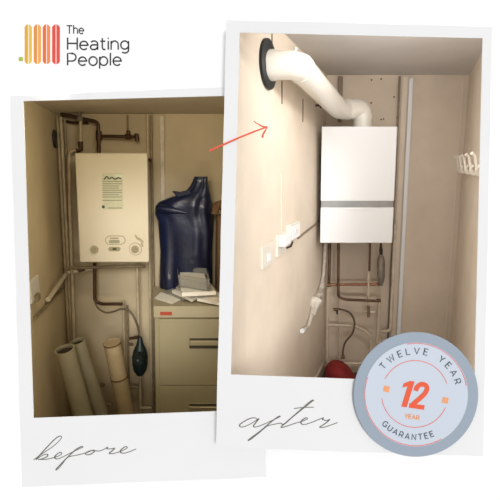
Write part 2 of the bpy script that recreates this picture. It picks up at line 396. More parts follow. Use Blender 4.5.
def wbox(r, xa, xb, zb, zt, Yf, Yk, name, m, parent=None, bevel=.004):
    k = getattr(r, 'lean', 0); z0 = getattr(r, 'lz', 0)     # the old cupboard stands a little out of plumb
    f = [Vector((x + k * (z - z0), Yf, z)) for x, z in ((xa, zb), (xb, zb), (xb, zt), (xa, zt))]
    d = Vector((r.s * (Yk - Yf), Yk - Yf, 0))
    return MB().hexa(f, [p + d for p in f]).build(name, m, parent, bevel=bevel)
def pipe(pts, rad, m, label, cat='pipe', name='pipe', r=.02, group=None, parent=None, n=12):
    pl = [W(*p) for p in pts]
    if len(pl) > 2: pl = fillet(pl, r)
    o = MB().tube(pl, rad, n).build(name, m, parent, smooth=True)
    if parent is None: tag(o, label, cat, group)
    return o

# ================================================================== AFTER room
YA = 3.0
RA = make_room(135 / 450 / (1 / ca), YA, (325, 200), None, (469, 77), 0.0, ('wallA', 'wallAb', 'ceilA', 'floor'), (395, 75))
# boiler
Yf = 2.66
xl, xr = W(320.8, 185, Yf).x, W(394.6, 185, Yf).x
zt, zb = W(358, 126.5, Yf).z, W(358, 243, Yf).z
zm0, zm1 = W(358, 201, Yf).z, W(358, 207.5, Yf).z
bo = empty('boiler', ((xl + xr) / 2, Yf + .15, zb), 'large white wall-hung boiler with a silver band across it', 'boiler')
wbox(RA, xl + .004, xr - .03, zb + .004, zt - .002, Yf + .02, YA - .012, 'casing', 'white', bo, .006)
wbox(RA, xl, xr, zm0, zt, Yf, Yf + .03, 'upper_front_panel', 'white', bo, .004)
wbox(RA, xl + .003, xr - .003, zm1, zm0, Yf + .004, Yf + .028, 'silver_band', 'silver', bo, .0015)
wbox(RA, xl, xr, zb, zm1, Yf, Yf + .03, 'lower_door', 'white', bo, .004)
xa, xb = W(345, 210, Yf).x, W(379, 210, Yf).x
wbox(RA, xa, xb, zm1 - .016, zm1 - .004, Yf - .004, Yf + .004, 'pull_lip', 'white', bo, .002)
wbox(RA, xl + .02, xr - .02, zb - .01, zb + .01, Yf + .05, YA - .05, 'underside_tray', 'valve', bo, .002)
wbox(RA, xl + .05, xr - .05, zb + .03, zt - .03, YA - .014, YA - .001, 'mounting_plate', 'valve', bo, .001)
# flue
fl = empty('flue_duct', onleft(RA, 267, 66), 'white plastic flue duct bending from the left wall down into the boiler top', 'flue')
P = [onleft(RA, 267, 66), None]
P0 = onleft(RA, 268, 65.5); P1 = W(297, 64.5, 1.91); P2 = W(340, 110.5, 2.72); P3 = W(362.5, 107.5, 2.80); P4 = W(362.5, 127.5, 2.80)
path = fillet([P0, P1, P2, P3, P4], .1, 8)
MB().tube(path, .0555, 28).build('duct_pipe', 'flue', fl, smooth=True)
def collar(path, f0, ln, rad, name, m, parent):
    i = int(f0 * (len(path) - 1)); a = path[i]; b = path[min(i + 1, len(path) - 1)]; d = (b - a).normalized()
    return MB().tube([a - d * ln / 2, a + d * ln / 2], rad, 28).build(name, m, parent, smooth=True, bevel=0)
for f0, ln, rad in ((.02, .05, 0.059), (.33, .035, 0.059), (.62, .03, 0.059), (.99, .03, 0.059)): collar(path, f0, ln, rad, 'joint_collar', 'flue', fl)
tk = path[5] + Vector((.0, 0, .05))
MB().tube([tk, tk + Vector((.004, 0, .018))], .007, 8).build('sampling_cap', 'flue', fl, smooth=True)
# wall seal: rubber disc in the left wall plane
c0 = onleft(RA, 267, 64.5); nrm = Vector((1, -RA.s, 0)).normalized(); tv = Vector((RA.s, 1, 0)).normalized()
lp = [c0 + (tv * math.cos(a) + Vector((0, 0, 1)) * math.sin(a)) * .094 for a in [2 * PI * i / 40 for i in range(40)]]
mb = MB().prism(lp, nrm * .012); 
tag(mb.build('wall_seal', 'rubber', bevel=.002), 'round black rubber seal on the left wall around the flue', 'seal')

# trunking, pipes, battens on the back wall
o = MB(); a0, a1 = W(408.6, 77, YA - .02), W(412.6, 77, YA - .02)
def strip(x0t, x1t, yt, yb, Yf, Yk, xb_shift, name, m, label, cat, room, group=None, bevel=.002):
    a = W(x0t, yt, Yf); b = W(x1t, yt, Yf); zb_ = W((x0t + x1t) / 2 + xb_shift, yb, Yf).z
    if room.lean: room.lz = a.z
    ob = wbox(room, a.x, b.x, zb_, a.z, Yf, Yk, name, m, None, bevel); return tag(ob, label, cat, group)
strip(409.4, 413.4, 78, 372, YA - .025, YA - .001, 0, 'cable_trunking', 'white', 'long white cable trunking running down the wall right of the new boiler', 'trunking', RA)
strip(398.6, 400.8, 76, 372, YA - .022, YA - .001, 0, 'pipe', 'greyp', 'thin beige pipe running full height just left of the white trunking', 'pipe', RA)
pipe([(395.5, 224, 2.93), (390.5, 331, 2.93), (381, 331.5, 2.93)], .0105, 'paintp', 'cream pipe dropping below the new boiler right side with a foot turning left', r=.03)
strip(338.4, 342.2, 76, 122, YA - .03, YA - .001, 0, 'pipe', 'greyp', 'short beige vertical pipe above the new boiler behind the flue duct', 'pipe', RA)
strip(402.6, 408.2, 76.5, 372, YA - .010, YA - .001, 0, 'wooden_batten', 'wallA', 'beige painted batten between the thin pipe and the white trunking', 'batten', RA)
strip(462.8, 464.2, 77.5, 372, YA - .008, YA - .001, 0, 'corner_bead', 'wallA', 'thin painted corner bead near the right corner of the bright cupboard', 'bead', RA)
for i, (x, y, s) in enumerate([(371, 103, 0), (381, 119.5, 0), (383.5, 119, 0), (397, 118, 0), (371.5, 80, 0), (381, 79, 0), (394, 97, 0)]):
    p = W(x, y, YA); tag(MB().tube([p, p + Vector((0, -.006, 0))], .0052, 8).build('screw_head', 'bend', smooth=True),
        'small dark screw head in the back wall above the new boiler', 'screw', 'screw heads above the new boiler')
for x, y0, y1, lab in ((281.5, 81, 104, 'thin painted cable on the left wall just below the flue duct, nearest the seal'), (302.6, 99, 122, 'thin painted cable hanging on the left wall left of the new boiler top')):
    a, b = onleft(RA, x, y0), onleft(RA, x, y1); b = Vector((a.x, a.y, b.z))
    tag(MB().tube([a + nrm * .002, b + nrm * .002], .003, 8).build('cable', 'greyp', smooth=True), lab, 'cable')
a = onleft(RA, 271.5, 34); b = Vector((a.x, a.y, a.z)); a2 = onleft(RA, 271.5, 44)
tag(MB().tube([a + nrm * .002, Vector((a.x, a.y, a2.z)) + nrm * .002], .003, 8).build('cable', 'greyp', smooth=True), 'short thin cable above the black rubber seal', 'cable')
p = onleft(RA, 315.5, 105.5)
tag(MB().tube(fillet([p, p + nrm * .03, p + nrm * .03 + Vector((0, 0, -.015))], .008), .006, 8).build('wall_hook', 'bend', smooth=True), 'small dark hook on the left wall beside the flue duct', 'hook')

# left wall electrics
def leftbox(r, x0, y0, x1, y1, th, name, m, parent=None, bevel=.003):
    a = onleft(r, x0, y0); b = onleft(r, x1, y1); n_ = Vector((1, 0, 0))
    ql = [Vector((a.x, a.y, b.z)), Vector((b.x, b.y, b.z)), Vector((b.x, b.y, a.z)), Vector((a.x, a.y, a.z))]
    return MB().hexa([p + n_ * th for p in ql], ql).build(name, m, parent, bevel=bevel)
def leftplate(r, xa, xb, ya_top, ya_bot, th, name, m, parent=None, bevel=.002, base=0):   # plate at px xa..xb, top/bottom measured at its near edge
    a = onleft(r, xa, ya_top); b = onleft(r, xa, ya_bot); c = onleft(r, xb, ya_top)
    n_ = Vector((1, 0, 0))
    ql = [Vector((a.x, a.y, b.z)), Vector((c.x, c.y, b.z)), Vector((c.x, c.y, a.z)), Vector((a.x, a.y, a.z))]
    ql = [p + n_ * base for p in ql]
    return MB().hexa([p + n_ * th for p in ql], ql).build(name, m, parent, bevel=bevel)
sw = empty('wall_switch', onleft(RA, 266, 268), 'white switch plate on the left wall, nearest and lowest of three', 'switch')
leftplate(RA, 260.5, 271.5, 247, 270, .009, 'face_plate', 'offw', sw)
leftplate(RA, 265, 268, 254, 262, .004, 'rocker', 'white', sw, .001, .009)
sk = empty('wall_socket', onleft(RA, 280, 258), 'white socket with a plug in it, middle of three fittings on the left wall', 'socket')
leftplate(RA, 275.5, 284.5, 235.5, 257.5, .009, 'face_plate', 'offw', sk)
leftplate(RA, 276.5, 283, 237, 247, .03, 'plug', 'white', sk, .004, .009)
jb = empty('fused_spur', onleft(RA, 291, 241), 'white deep fused spur box, farthest of three fittings on the left wall', 'switch')
leftplate(RA, 286, 296, 225, 241.5, .022, 'back_box', 'offw', jb)
leftplate(RA, 287.2, 295, 226.6, 240, .004, 'fascia', 'white', jb, .001, .022)
leftplate(RA, 290, 292.5, 230, 234, .003, 'fuse_holder', 'offw', jb, .001, .026)
a, b = onleft(RA, 297, 238), onleft(RA, 321.5, 219)
tag(MB().tube([a + nrm * .006, b + nrm * .006], .006, 10).build('conduit', 'greyp', smooth=True), 'thin conduit running back along the left wall from the spur box', 'conduit')
a, b, c = onleft(RA, 284.5, 248), onleft(RA, 287, 246), onleft(RA, 291, 242)
tag(MB().tube([a + nrm * .008, b + nrm * .02, c + nrm * .008], .005, 8).build('cable', 'blk', smooth=True), 'short black cable end beside the plugged socket', 'cable')
a, b = onleft(RA, 281, 175), onleft(RA, 281, 236)
tag(MB().tube([a + nrm * .001, Vector((a.x, a.y, b.z)) + nrm * .001], .003, 8).build('buried_cable', 'wallA', smooth=True), 'painted-over cable line rising above the plugged socket', 'cable')

# pipework below the new boiler
pipe([(329.8, 241, 2.9), (328.8, 286, 2.9)], .0105, 'copper', 'dull copper pipe under the new boiler left corner, leftmost of the drops')
pipe([(338.5, 241, 2.88), (338.2, 297, 2.88), (345, 299.5, 2.88), (379, 301, 2.88)], .0095, 'copper', 'brown copper pipe dropping from the new boiler and turning right, lower of two runs', r=.035)
pipe([(328, 284.5, 2.91), (375, 284.5, 2.91), (381, 283, 2.91)], .0095, 'copperB', 'bright copper pipe running level under the new boiler, upper of two runs')
pipe([(370, 241, 2.9), (369.4, 271, 2.9)], .0075, 'copper', 'short copper drop under the new boiler between the left drops and the valve')
pipe([(368.6, 271, 2.9), (368.0, 318, 2.9)], .0075, 'paintp', 'short cream pipe continuing below the copper drop')
pipe([(327.8, 288, 2.93), (326.8, 372, 2.93)], .0105, 'paintp', 'cream pipe standing in the left corner below the copper drop')
pipe([(379.6, 300, 2.93), (377.6, 345, 2.93)], .0105, 'paintp', 'cream pipe standing at the end of the lower copper run')
pipe([(328, 325, 2.93), (356, 326, 2.93), (371, 334, 2.93), (371.5, 368, 2.93)], .0105, 'paintp', 'cream pipe curving right and down beneath the filling hose', r=.12)
pipe([(327, 363.5, 2.93), (362, 363.5, 2.93)], .0105, 'paintp', 'low level cream pipe just above the red bag')
pipe([(339.4, 287, 2.955), (338.6, 372, 2.955)], .004, 'paintp', 'thin cream pipe behind the filling hose')
# filter valve
fv = empty('filter_valve', W(381, 286, 2.88), 'grey bottle shaped filter valve hanging under the new boiler right corner', 'valve')
MB().tube([W(381, y, 2.88) for y in (254, 257, 262, 276, 281, 285)], [.008, .02, .026, .026, .02, .01], 16).build('valve_body', 'valve', fv, smooth=True)
MB().tube([W(381, y, 2.88) for y in (241, 247, 250, 254.5)], [.006, .008, .012, .01], 12).build('valve_cap', 'blk', fv, smooth=True)
for x, y in ((329, 285), (378.5, 300.5), (380.5, 284)):
    tag(MB().tube([W(x - 2, y, 2.9), W(x + 2, y, 2.9)], .0125, 12).build('pipe_fitting', 'brass', smooth=True),
        {329: 'brass elbow where the left copper drop meets the level run', 378.5: 'brass elbow at the right end of the lower copper run', 380.5: 'brass coupling just under the bottle shaped filter valve'}[x], 'fitting')
hp = empty('filling_hose', W(343, 358, 2.86), 'dark braided filling hose looping between two taps under the new boiler', 'hose')
MB().tube([W(x, y, 2.88) for x, y in crom([(333, 309), (342, 309.5), (350, 313), (354.5, 322), (352.5, 333), (345.5, 342), (343, 350), (342.8, 357)], 5)], .0068, 10).build('hose_body', 'hose', hp, smooth=True)
for x, y in ((336, 309.5), (342.8, 357)):
    MB().tube([W(x - 2, y, 2.88), W(x + 2, y, 2.88)], .012, 10).build('tap', 'brass', hp, smooth=True)
MB().tube([W(337, 310, 2.88), W(337, 314, 2.86)], .006, 8).build('tap_lever', 'blk', hp, smooth=True)
tp = empty('isolating_tap', W(368, 312, 2.88), 'small cream tap on the short pipe under the new boiler', 'tap')
MB().tube([W(363.5, 312, 2.88), W(375, 312, 2.88)], .008, 10).build('tap_body', 'paintp', tp, smooth=True)
MB().tube([W(368.5, 306, 2.86), W(368.5, 317, 2.86)], .010, 10).build('tap_nut', 'greyp', tp, smooth=True)
# condensate pipe wrapped in tape
cp = empty('wrapped_condensate_pipe', W(304, 330, 2.6), 'white plastic waste pipe wrapped in loose tape hanging left of the new boiler', 'pipe')
def lump(path, rads, name, m, parent, amp=.35, n=18, seed=0, sub=5):
    cv = fillet([W(*p) for p in path], .05, sub); k = len(cv); rr = []
    for i in range(k):
        t = i / (k - 1) * (len(rads) - 1); j = min(int(t), len(rads) - 2); rr.append(rads[j] + (rads[j + 1] - rads[j]) * (t - j))
    mb = MB().tube(cv, rr, n)
    for i, v in enumerate(mb.v):
        c = cv[i // n]; e = v - c; mb.v[i] = c + e * (1 + amp * noise.noise(v * 28 + Vector((seed, 0, 0))) * 1.6)
    return mb.build(name, m, parent, smooth=True)
def offleft(px, py, g=.07): return (px, py, onleft(RA, px, py).y - g)
MB().tube(fillet([W(325.5, 243, 2.9), W(*offleft(323.5, 275, .09)), W(*offleft(320, 292, .08)), W(*offleft(314.5, 306)), W(*offleft(311, 317)), W(*offleft(308, 327)), W(*offleft(302.5, 330.5))], .02), .0115, 12).build('waste_pipe', 'tape', cp, smooth=True)
lump([offleft(323.5, 276, .09), offleft(321, 288, .09), offleft(317.5, 297, .09), offleft(315, 305, .09), offleft(312, 315, .09)], [.011, .018, .027, .037, .016], 'tape_wrap', 'tape', cp, .55, 20, 3, 8)
MB().tube([W(*offleft(304, 330)), W(*offleft(302, 331))], .0135, 12).build('pipe_end', 'white', cp, smooth=True)
# right wall hook rack
hk = empty('hook_rack', onright(RA, 473, 172), 'cream wall rack with curved coat hooks on the right wall', 'hook rack')
a, b = onright(RA, 464, 171), onright(RA, 493, 173.5); b.z = a.z
MB().hexa([a + Vector((0, 0, -.012)), b + Vector((0, 0, -.012)), b + Vector((0, 0, .012)), a + Vector((0, 0, .012))],
          [p + Vector((-.014, 0, 0)) for p in (a + Vector((0, 0, -.012)), b + Vector((0, 0, -.012)), b + Vector((0, 0, .012)), a + Vector((0, 0, .012)))]).build('rail', 'paintp', hk, bevel=.002)
for i in range(5):
    p = a + (b - a) * (i + .3) / 5
    MB().tube(fillet([p + Vector((-.01, 0, .0)), p + Vector((-.03, 0, -.005)), p + Vector((-.05, -.01, .03)), p + Vector((-.062, -.015, .075)), p + Vector((-.078, -.02, .085))], .02), [.006] * 1 + [.006] * 21 + [.0075] * 1, 8).build('upper_hook', 'offw', hk, smooth=True)
    MB().tube(fillet([p + Vector((-.01, 0, -.004)), p + Vector((-.04, 0, -.006)), p + Vector((-.05, -.01, .022)), p + Vector((-.036, -.01, .034))], .015), .006, 8).build('lower_hook', 'offw', hk, smooth=True)
# red bag on the floor
rb = MB(); rows = []
cx0, cx1 = Z(324, 375, 0.02), Z(357, 379, 0.02)
n = 22; k = 14
for i in range(k + 1):
    t = i / k; c = cx0.lerp(cx1, t); rz = (.17 - .085 * t) * math.sin(PI * min(1, max(.001, t * .86 + .10))) ** .45; ry = .11 * math.sin(PI * min(.999, max(.03, t))) ** .4
    for j in range(n):
        a = 2 * PI * j / n; v = Vector((c.x, 2.80 + ry * math.cos(a), .0 + max(0, rz * (.6 + .6 * math.sin(a)))))
        v += Vector((0, 0, .012)) * noise.noise(v * 18) if v.z > .01 else Vector(); rb.v.append(v)
for i in range(k):
    for j in range(n): rb.f.append((i * n + j, i * n + (j + 1) % n, (i + 1) * n + (j + 1) % n, (i + 1) * n + j))
rb.f += [tuple(range(n)), tuple(range(k * n, k * n + n))]
tag(rb.build('cloth_bag', 'redp', smooth=True), 'dark red cloth bag lying on the floor under the new boiler', 'bag')
a, b = Z(313, 381, 0), Vector((RA.xl, YA, 0))
bl = [onleft(RA, 308, 392)]; Yn = 2.35; pn = Vector((RA.xl + RA.s * (Yn - YA), Yn, 0))
struct(MB().hexa([pn, b, b + Vector((0, 0, .07)), pn + Vector((0, 0, .07))], [p + Vector((.016, 0, 0)) for p in (pn, b, b + Vector((0, 0, .07)), pn + Vector((0, 0, .07)))]).build('baseboard_left', 'paintp'))
struct(wbox(RA, RA.xl + .016, RA.xr, 0, .05, YA - .016, YA, 'baseboard_back', 'paintp', None, .001))

# ================================================================== BEFORE room
YB = 2.9
RB = make_room(-135 / 450 / (1 / ca), YB, (60, 200), None, (230, 200), -.35, ('wallB', 'wallBb', 'ceilB', 'floor'), (140, 114), rightline=-.203, xr=.06, lean=.04)
nB = Vector((1, -RB.s, 0)).normalized(); tB = Vector((RB.s, 1, 0)).normalized()
# old boiler
Yf = 2.55
RB.lz = W(112, 208, Yf).z
ob = empty('old_boiler', W(114, 262, Yf), 'cream wall boiler with a printed label and round dials, older of the two', 'boiler')
xl, xr = W(77.2, 208, Yf).x, W(148.2, 208, Yf).x; zt, zb = W(112, 153, Yf).z, W(112, 262.5, Yf).z
wbox(RB, xl, xr, zb, zt, Yf, Yf + .04, 'front_cover', 'cream', ob, .008)
wbox(RB, xl + .006, xr - .006, zb + .006, zt - .006, Yf + .03, YB - .01, 'casing', 'cream', ob, .006)
def fq(x0, y0, x1, y1, name, m, parent, d=.0, th=.002, Y=Yf):
    a, b = W(x0, y0, Y - d), W(x1, y1, Y - d)
    return wbox(RB, a.x, b.x, b.z, a.z, Y - d - th, Y - d, name, m, parent, .0004)
st = fq(100.8, 173, 123.5, 209, 'instruction_sticker', 'sticker', ob)
fq(113, 173.5, 122, 177, 'foil_strip', 'foil', st, .002, .001)
a = MB()
sgn = [(104, 179.6), (107, 176.5), (109, 179), (112, 177.3), (115, 179.4), (118, 177.8), (121, 178.6)]
MB().tube([W(x, y, Yf - .004) for x, y in crom(sgn, 4)], .0032, 6).build('script_mark', 'dtext', st)
mb = MB()
for i, y in enumerate([181.5, 183.8, 186, 188.2, 190.4, 192.6, 194.8, 197, 200.5]):
    e = 121.8 - (3 if i in (2, 3, 6) else 0); aa, bb = W(102.5, y - .55, Yf - .002), W(e, y + .4, Yf - .002)
    mb.hexa([(aa.x, Yf - .003, bb.z), (bb.x, Yf - .003, bb.z), (bb.x, Yf - .003, aa.z), (aa.x, Yf - .003, aa.z)],
            [(aa.x, Yf - .002, bb.z), (bb.x, Yf - .002, bb.z), (bb.x, Yf - .002, aa.z), (aa.x, Yf - .002, aa.z)])
aa, bb = W(108, 207.4, Yf), W(122, 208.4, Yf)
mb.hexa([(aa.x, Yf - .003, bb.z), (bb.x, Yf - .003, bb.z), (bb.x, Yf - .003, aa.z), (aa.x, Yf - .003, aa.z)],
        [(aa.x, Yf - .002, bb.z), (bb.x, Yf - .002, bb.z), (bb.x, Yf - .002, aa.z), (aa.x, Yf - .002, aa.z)])
mb.build('printed_lines', 'ltext', st)
def dial(x, y, R_, name, m, th, parent, d=0):
    p = W(x, y, Yf); return MB().tube([p + Vector((0, -d, 0)), p + Vector((0, -d - th, 0))], R_, 24).build(name, m, parent, smooth=True)
dial(103.5, 206.8, .0085, 'round_mark', 'dtext', .001, st, .002)
k1 = dial(94.8, 249.3, .022, 'left_dial', 'knob', .014, ob); dial(94.8, 248.6, .014, 'dial_grip', 'cab', .008, k1, .014)
k2 = dial(135.5, 249, .037, 'dial_ring', 'line', .002, ob); dial(135.5, 249, .034, 'dial_face', 'cream', .004, k2); dial(135.5, 249, .022, 'dial_collar', 'knob', .012, k2); dial(135.5, 249, .014, 'dial_grip', 'cab', .02, k2)
def stad(x0, y0, x1, y1, name, m, th, parent, d=0):
    r_ = (y1 - y0) / 2; pts = arc(x1 - r_, (y0 + y1) / 2, r_, r_, -90, 90, 8) + arc(x0 + r_, (y0 + y1) / 2, r_, r_, 90, 270, 8)
    return MB().prism([W(x, y, Yf - d) for x, y in pts], Vector((0, -th, 0))).build(name, m, parent)
s1 = stad(105.2, 235.6, 125.6, 244.6, 'control_plate_rim', 'line', .0012, ob); stad(105.9, 236.3, 124.9, 243.9, 'control_plate', 'cream', .002, s1)
stad(110, 237.6, 119, 238.8, 'plate_print', 'line', .0026, s1); stad(109, 239.8, 120, 243.2, 'plate_window', 'ltext', .0026, s1)
stad(108.4, 246.8, 120.6, 251.2, 'lamp_bezel', 'cab', .002, ob); stad(112.6, 247.8, 116.8, 250, 'indicator_lamp', 'dtext', .003, ob)
mb = MB()
for (cx, cy, an, L_) in ((137.0, 237.4, .9, 4.4), (141.2, 240.2, .75, 4.6), (142.2, 244.6, 1.1, 3.2)):
    dx, dy = math.cos(an), math.sin(an)
    pts = [(cx + dx * L_ * u - dy * w_, cy + dy * L_ * u + dx * w_) for u, w_ in ((-.9, 0), (-.4, 1), (.3, 1.2), (.9, .2), (.3, -.9), (-.4, -.8))]
    mb.prism([W(x, y, Yf) for x, y in pts], Vector((0, -.0015, 0)))
mb.build('leaf_emblem', 'knob', ob)
RB.lz = W(60, 200, YB).z
# grommet on left wall
c0 = onleft(RB, 54, 139)
lp = [c0 + (tB * math.cos(a) * .06 + Vector((0, 0, 1)) * math.sin(a) * .055) for a in [2 * PI * i / 32 for i in range(32)]]
tag(MB().prism(lp, nB * .012).build('wall_outlet', 'blk', bevel=.002), 'dark round outlet on the left wall of the dim cupboard', 'outlet')
# corner pipes
strip(56.2, 58.6, 118, 348, YB - .045, YB - .02, 0, 'pipe', 'paintpb', 'pale square conduit in the left corner of the dim cupboard, nearest the wall', 'pipe', RB)
def vpipe(x, y0, y1, Y, rad, m, label):   # a plumb pipe
    a = W(x, y0, Y); b = W(x, y1, Y); return tag(MB().tube([a, Vector((a.x + .04 * (b.z - a.z), a.y, b.z))], rad, 12).build('pipe', m, smooth=True), label, 'pipe')
vpipe(60.8, 117, 420, 2.84, .0095, 'paintpb', 'tall pale pipe in the left corner of the dim cupboard, left of a pair')
vpipe(64.6, 120, 420, 2.84, .008, 'darkpb', 'tall darker pipe in the left corner of the dim cupboard, right of a pair')
pipe([(80.6, 117, 2.8), (80.8, 149, 2.8), (69, 151.5, 2.8), (69.5, 200, 2.8), (74.5, 345, 2.8)], .0098, 'paintpb', 'pale pipe dropping from the dark cross pipe, bending left beside the old boiler', r=.03)
tag(MB().tube([W(80.5, 141.5, 2.8), W(80.8, 149.5, 2.8), W(77, 150.5, 2.8)], .015, 12).build('pipe_elbow', 'brownp', smooth=True), 'dark brown elbow left above the old boiler', 'fitting')
pipe([(61, 114.5, 2.8), (72, 116, 2.8), (84, 119.5, 2.8), (94, 121, 2.8), (98.2, 123.5, 2.8), (99, 155, 2.8)], .0115, 'brownp', 'dark brown pipe crossing near the ceiling and dropping into the old boiler', r=.05)
pipe([(63, 121, 2.865), (75, 123, 2.865), (88, 123, 2.865)], .009, 'brownp', 'dark short pipe tucked just below the crossing pipe in the left corner')
tag(MB().tube([W(98.9, 131, 2.8), W(99, 141, 2.8)], .018, 14).build('pipe_tee', 'brownp', smooth=True), 'dark brown tee above the old boiler', 'fitting')
tag(MB().tube([W(79, 113.5, 2.76), W(80, 119, 2.74)], [.012, .017], 12).build('air_vent', 'valve', smooth=True), 'shiny round air vent on the dark pipe near the ceiling', 'valve')
pipe([(99, 136, 2.8), (136, 136.8, 2.8)], .0095, 'brownp', 'dark brown level pipe running right from the tee to the valve')
vv = empty('stop_valve', W(132, 140, 2.8), 'dark valve at the right end of the level brown pipe', 'valve')
MB().tube([W(125.5, 136.5, 2.8), W(131, 136.8, 2.8)], .016, 12).build('valve_body', 'brownp', vv, smooth=True)
MB().tube([W(128.4, 136, 2.8), W(128.4, 130.5, 2.8)], [.010, .013], 12).build('valve_stem', 'brownp', vv, smooth=True)
MB().tube([W(136.5, 133.5, 2.8), W(137.4, 141.5, 2.8)], .013, 12).build('valve_outlet', 'brownp', vv, smooth=True)
vpipe(127.5, 115, 131, 2.84, .005, 'darkpb', 'thin vertical pipe above the stop valve')
vpipe(147.2, 115, 420, 2.84, .008, 'paintpb', 'tall pale pipe behind the right side of the old boiler, left of a pair')
vpipe(151.0, 115, 420, 2.85, .008, 'darkpb', 'tall dark pipe right of the old boiler, right of a pair')
strip(159.8, 164.0, 116, 420, YB - .03, YB - .001, 0, 'cable_trunking', 'paintp', 'tall cream cable trunking behind the blue bag', 'trunking', RB)
p = W(150.8, 160, 2.83); tag(MB().tube([p, p + Vector((0, -.02, 0))], .011, 10).build('pipe_clip', 'brownp', smooth=True), 'small dark pipe clip beside the old boiler', 'clip')
RB.lz = W(60, 200, YB).z
# wall pipe and outlet low on left wall
a, b, c = onleft(RB, 44, 300), onleft(RB, 61, 273), W(95, 268, 2.78)
tag(MB().tube(fillet([a + nB * .02, b + nB * .035, c], .03), .0125, 12).build('waste_pipe', 'cream', smooth=True), 'pale pipe running along the left wall and turning behind under the old boiler', 'pipe')
a, b = onleft(RB, 33, 318), onleft(RB, 61, 289)
tag(MB().tube([a + nB * .008, b + nB * .008], .008, 10).build('conduit', 'darkpb', smooth=True), 'thin conduit low on the left wall below the pale pipe', 'conduit')
so = empty('double_socket', onleft(RB, 34, 300), 'white socket box at the left edge of the dim cupboard', 'socket')
leftplate(RB, 27, 36.5, 283, 306, .014, 'back_box', 'offw', so, .004)
leftplate(RB, 30.5, 34, 296, 303, .02, 'plug', 'darkpb', so, .003, .014)
# pipes below old boiler
pipe([(66, 268, 2.72), (104, 267, 2.72), (145, 266, 2.72)], .0095, 'darkpb', 'dim level pipe close under the old boiler')
pipe([(94.6, 262, 2.75), (94.8, 301, 2.75), (101, 304, 2.75), (122.5, 304, 2.75)], .0105, 'brownp', 'brown pipe dropping from the old boiler and turning right', r=.05)
tag(MB().tube([W(x, y, 2.74) for x, y in crom([(95, 303), (99, 309), (106, 312.5), (114, 311.5), (121, 309), (128, 310), (134, 317), (138, 328), (139.5, 336)], 5)], .006, 10).build('hose', 'hose', smooth=True), 'thin dark hose drooping under the brown pipe across to the pump', 'hose')
vpipe(123, 301, 420, 2.8, .0085, 'paintpb', 'pale vertical pipe in the middle under the old boiler')
vpipe(127, 305, 420, 2.84, .006, 'darkpb', 'thin dim pipe just right of the middle pale pipe')
vpipe(137, 262, 338, 2.78, .0085, 'paintpb', 'pale pipe dropping from the old boiler to the green pump')
vpipe(140, 372, 430, 2.78, .0095, 'paintpb', 'pale pipe below the green pump')
tag(MB().tube([W(84, 268, 2.74), W(78, 271, 2.72)], [.018, .013], 12).build('drain_valve', 'brownp', smooth=True), 'small dark valve under the left corner of the old boiler', 'valve')
pipe([(124, 387, 2.8), (139, 387, 2.8)], .013, 'darkpb', 'short dim level pipe under the green pump')
pipe([(104, 385, 2.83), (92, 385, 2.83)], .012, 'darkpb', 'short dim level pipe between the paper rolls')
pipe([(100, 404, 2.83), (112, 404.5, 2.83)], .010, 'paintpb', 'pale short pipe stub low between the paper rolls')
pipe([(140, 408, 2.78), (152, 408, 2.78)], .012, 'paintpb', 'pale pipe stub at the bottom beside the filing cabinet')
pm = empty('pump', W(140, 372, 2.72), 'dark green circulation pump on the pipe beside the filing cabinet', 'pump')
MB().tube([W(140, y, 2.74) for y in (337, 344, 350, 356, 364, 370, 375)], [.012, .022, .040, .048, .048, .040, .02], 20).build('pump_body', 'pump', pm, smooth=True)
c = W(140.5, 357, 2.70); MB().tube([c, c + Vector((0, -.05, 0))], [.038, .032], 20).build('motor_head', 'pump', pm, smooth=True)
c = c + Vector((0, -.05, 0)); MB().tube([c, c + Vector((0, -.006, 0))], .007, 12).build('vent_screw', 'silver', pm, smooth=True)
MB().tube([W(129.5, 338.5, 2.72), W(139, 337, 2.72)], [.009, .012], 10).build('isolation_lever', 'brownp', pm, smooth=True)
MB().tube([W(129, 344, 2.72), W(133, 344.5, 2.72)], .010, 10).build('copper_nut', 'copper', pm, smooth=True)
# rolls
def roll(x, y, Y, x2, Y2, rad, m, label, hollow=True):
    a = W(x, y, Y); e = W(x2, 418, Y2); d = (e - a).normalized(); L_ = (a.z - rad * .35 + .35) / -d.z
    b = a + d * L_
    root = empty('paper_roll', b, label, 'roll', None)
    n = 28; mb = MB(); u = d.cross(Vector((0, 0, 1))).normalized(); w = d.cross(u)
    ring = lambda c, r_: [c + (u * math.cos(2 * PI * j / n) + w * math.sin(2 * PI * j / n)) * r_ for j in range(n)]
    rings = [ring(b, rad * .8), ring(b, rad), ring(a, rad), ring(a, rad * .86), ring(b, rad * .8)]
    for rg in rings: mb.v += rg
    for i in range(4):
        for j in range(n): mb.f.append((i * n + j, i * n + (j + 1) % n, (i + 1) * n + (j + 1) % n, (i + 1) * n + j))
    mb.build('tube_wall', m, root, smooth=True)
    MB().tube([a + d * (.02 if hollow else .004), a + d * .06], rad * .84, n).build('tube_plug', 'inside' if hollow else 'rollc', root)  # in open tubes a dark plug, coloured as the shade of the hollow
    return root, a, d
roll(64.5, 349, 2.30, 84, 2.40, .050, 'roll', 'pale grey tube with an open dark end leaning in the left corner, front one')
roll(77.5, 341, 2.50, 102.5, 2.60, .042, 'roll', 'pale grey tube half hidden behind the front open tube')
rr, a, d = roll(112, 342, 2.53, 127.5, 2.61, .049, 'rollc', 'cream paper roll with brown tape around it, standing left of the pump', False)
for t_ in (.008, .245): MB().tube([a + d * (t_ - .006), a + d * (t_ + .006)], .051, 28, cap=False).build('tape_band', 'twine', rr, smooth=True)
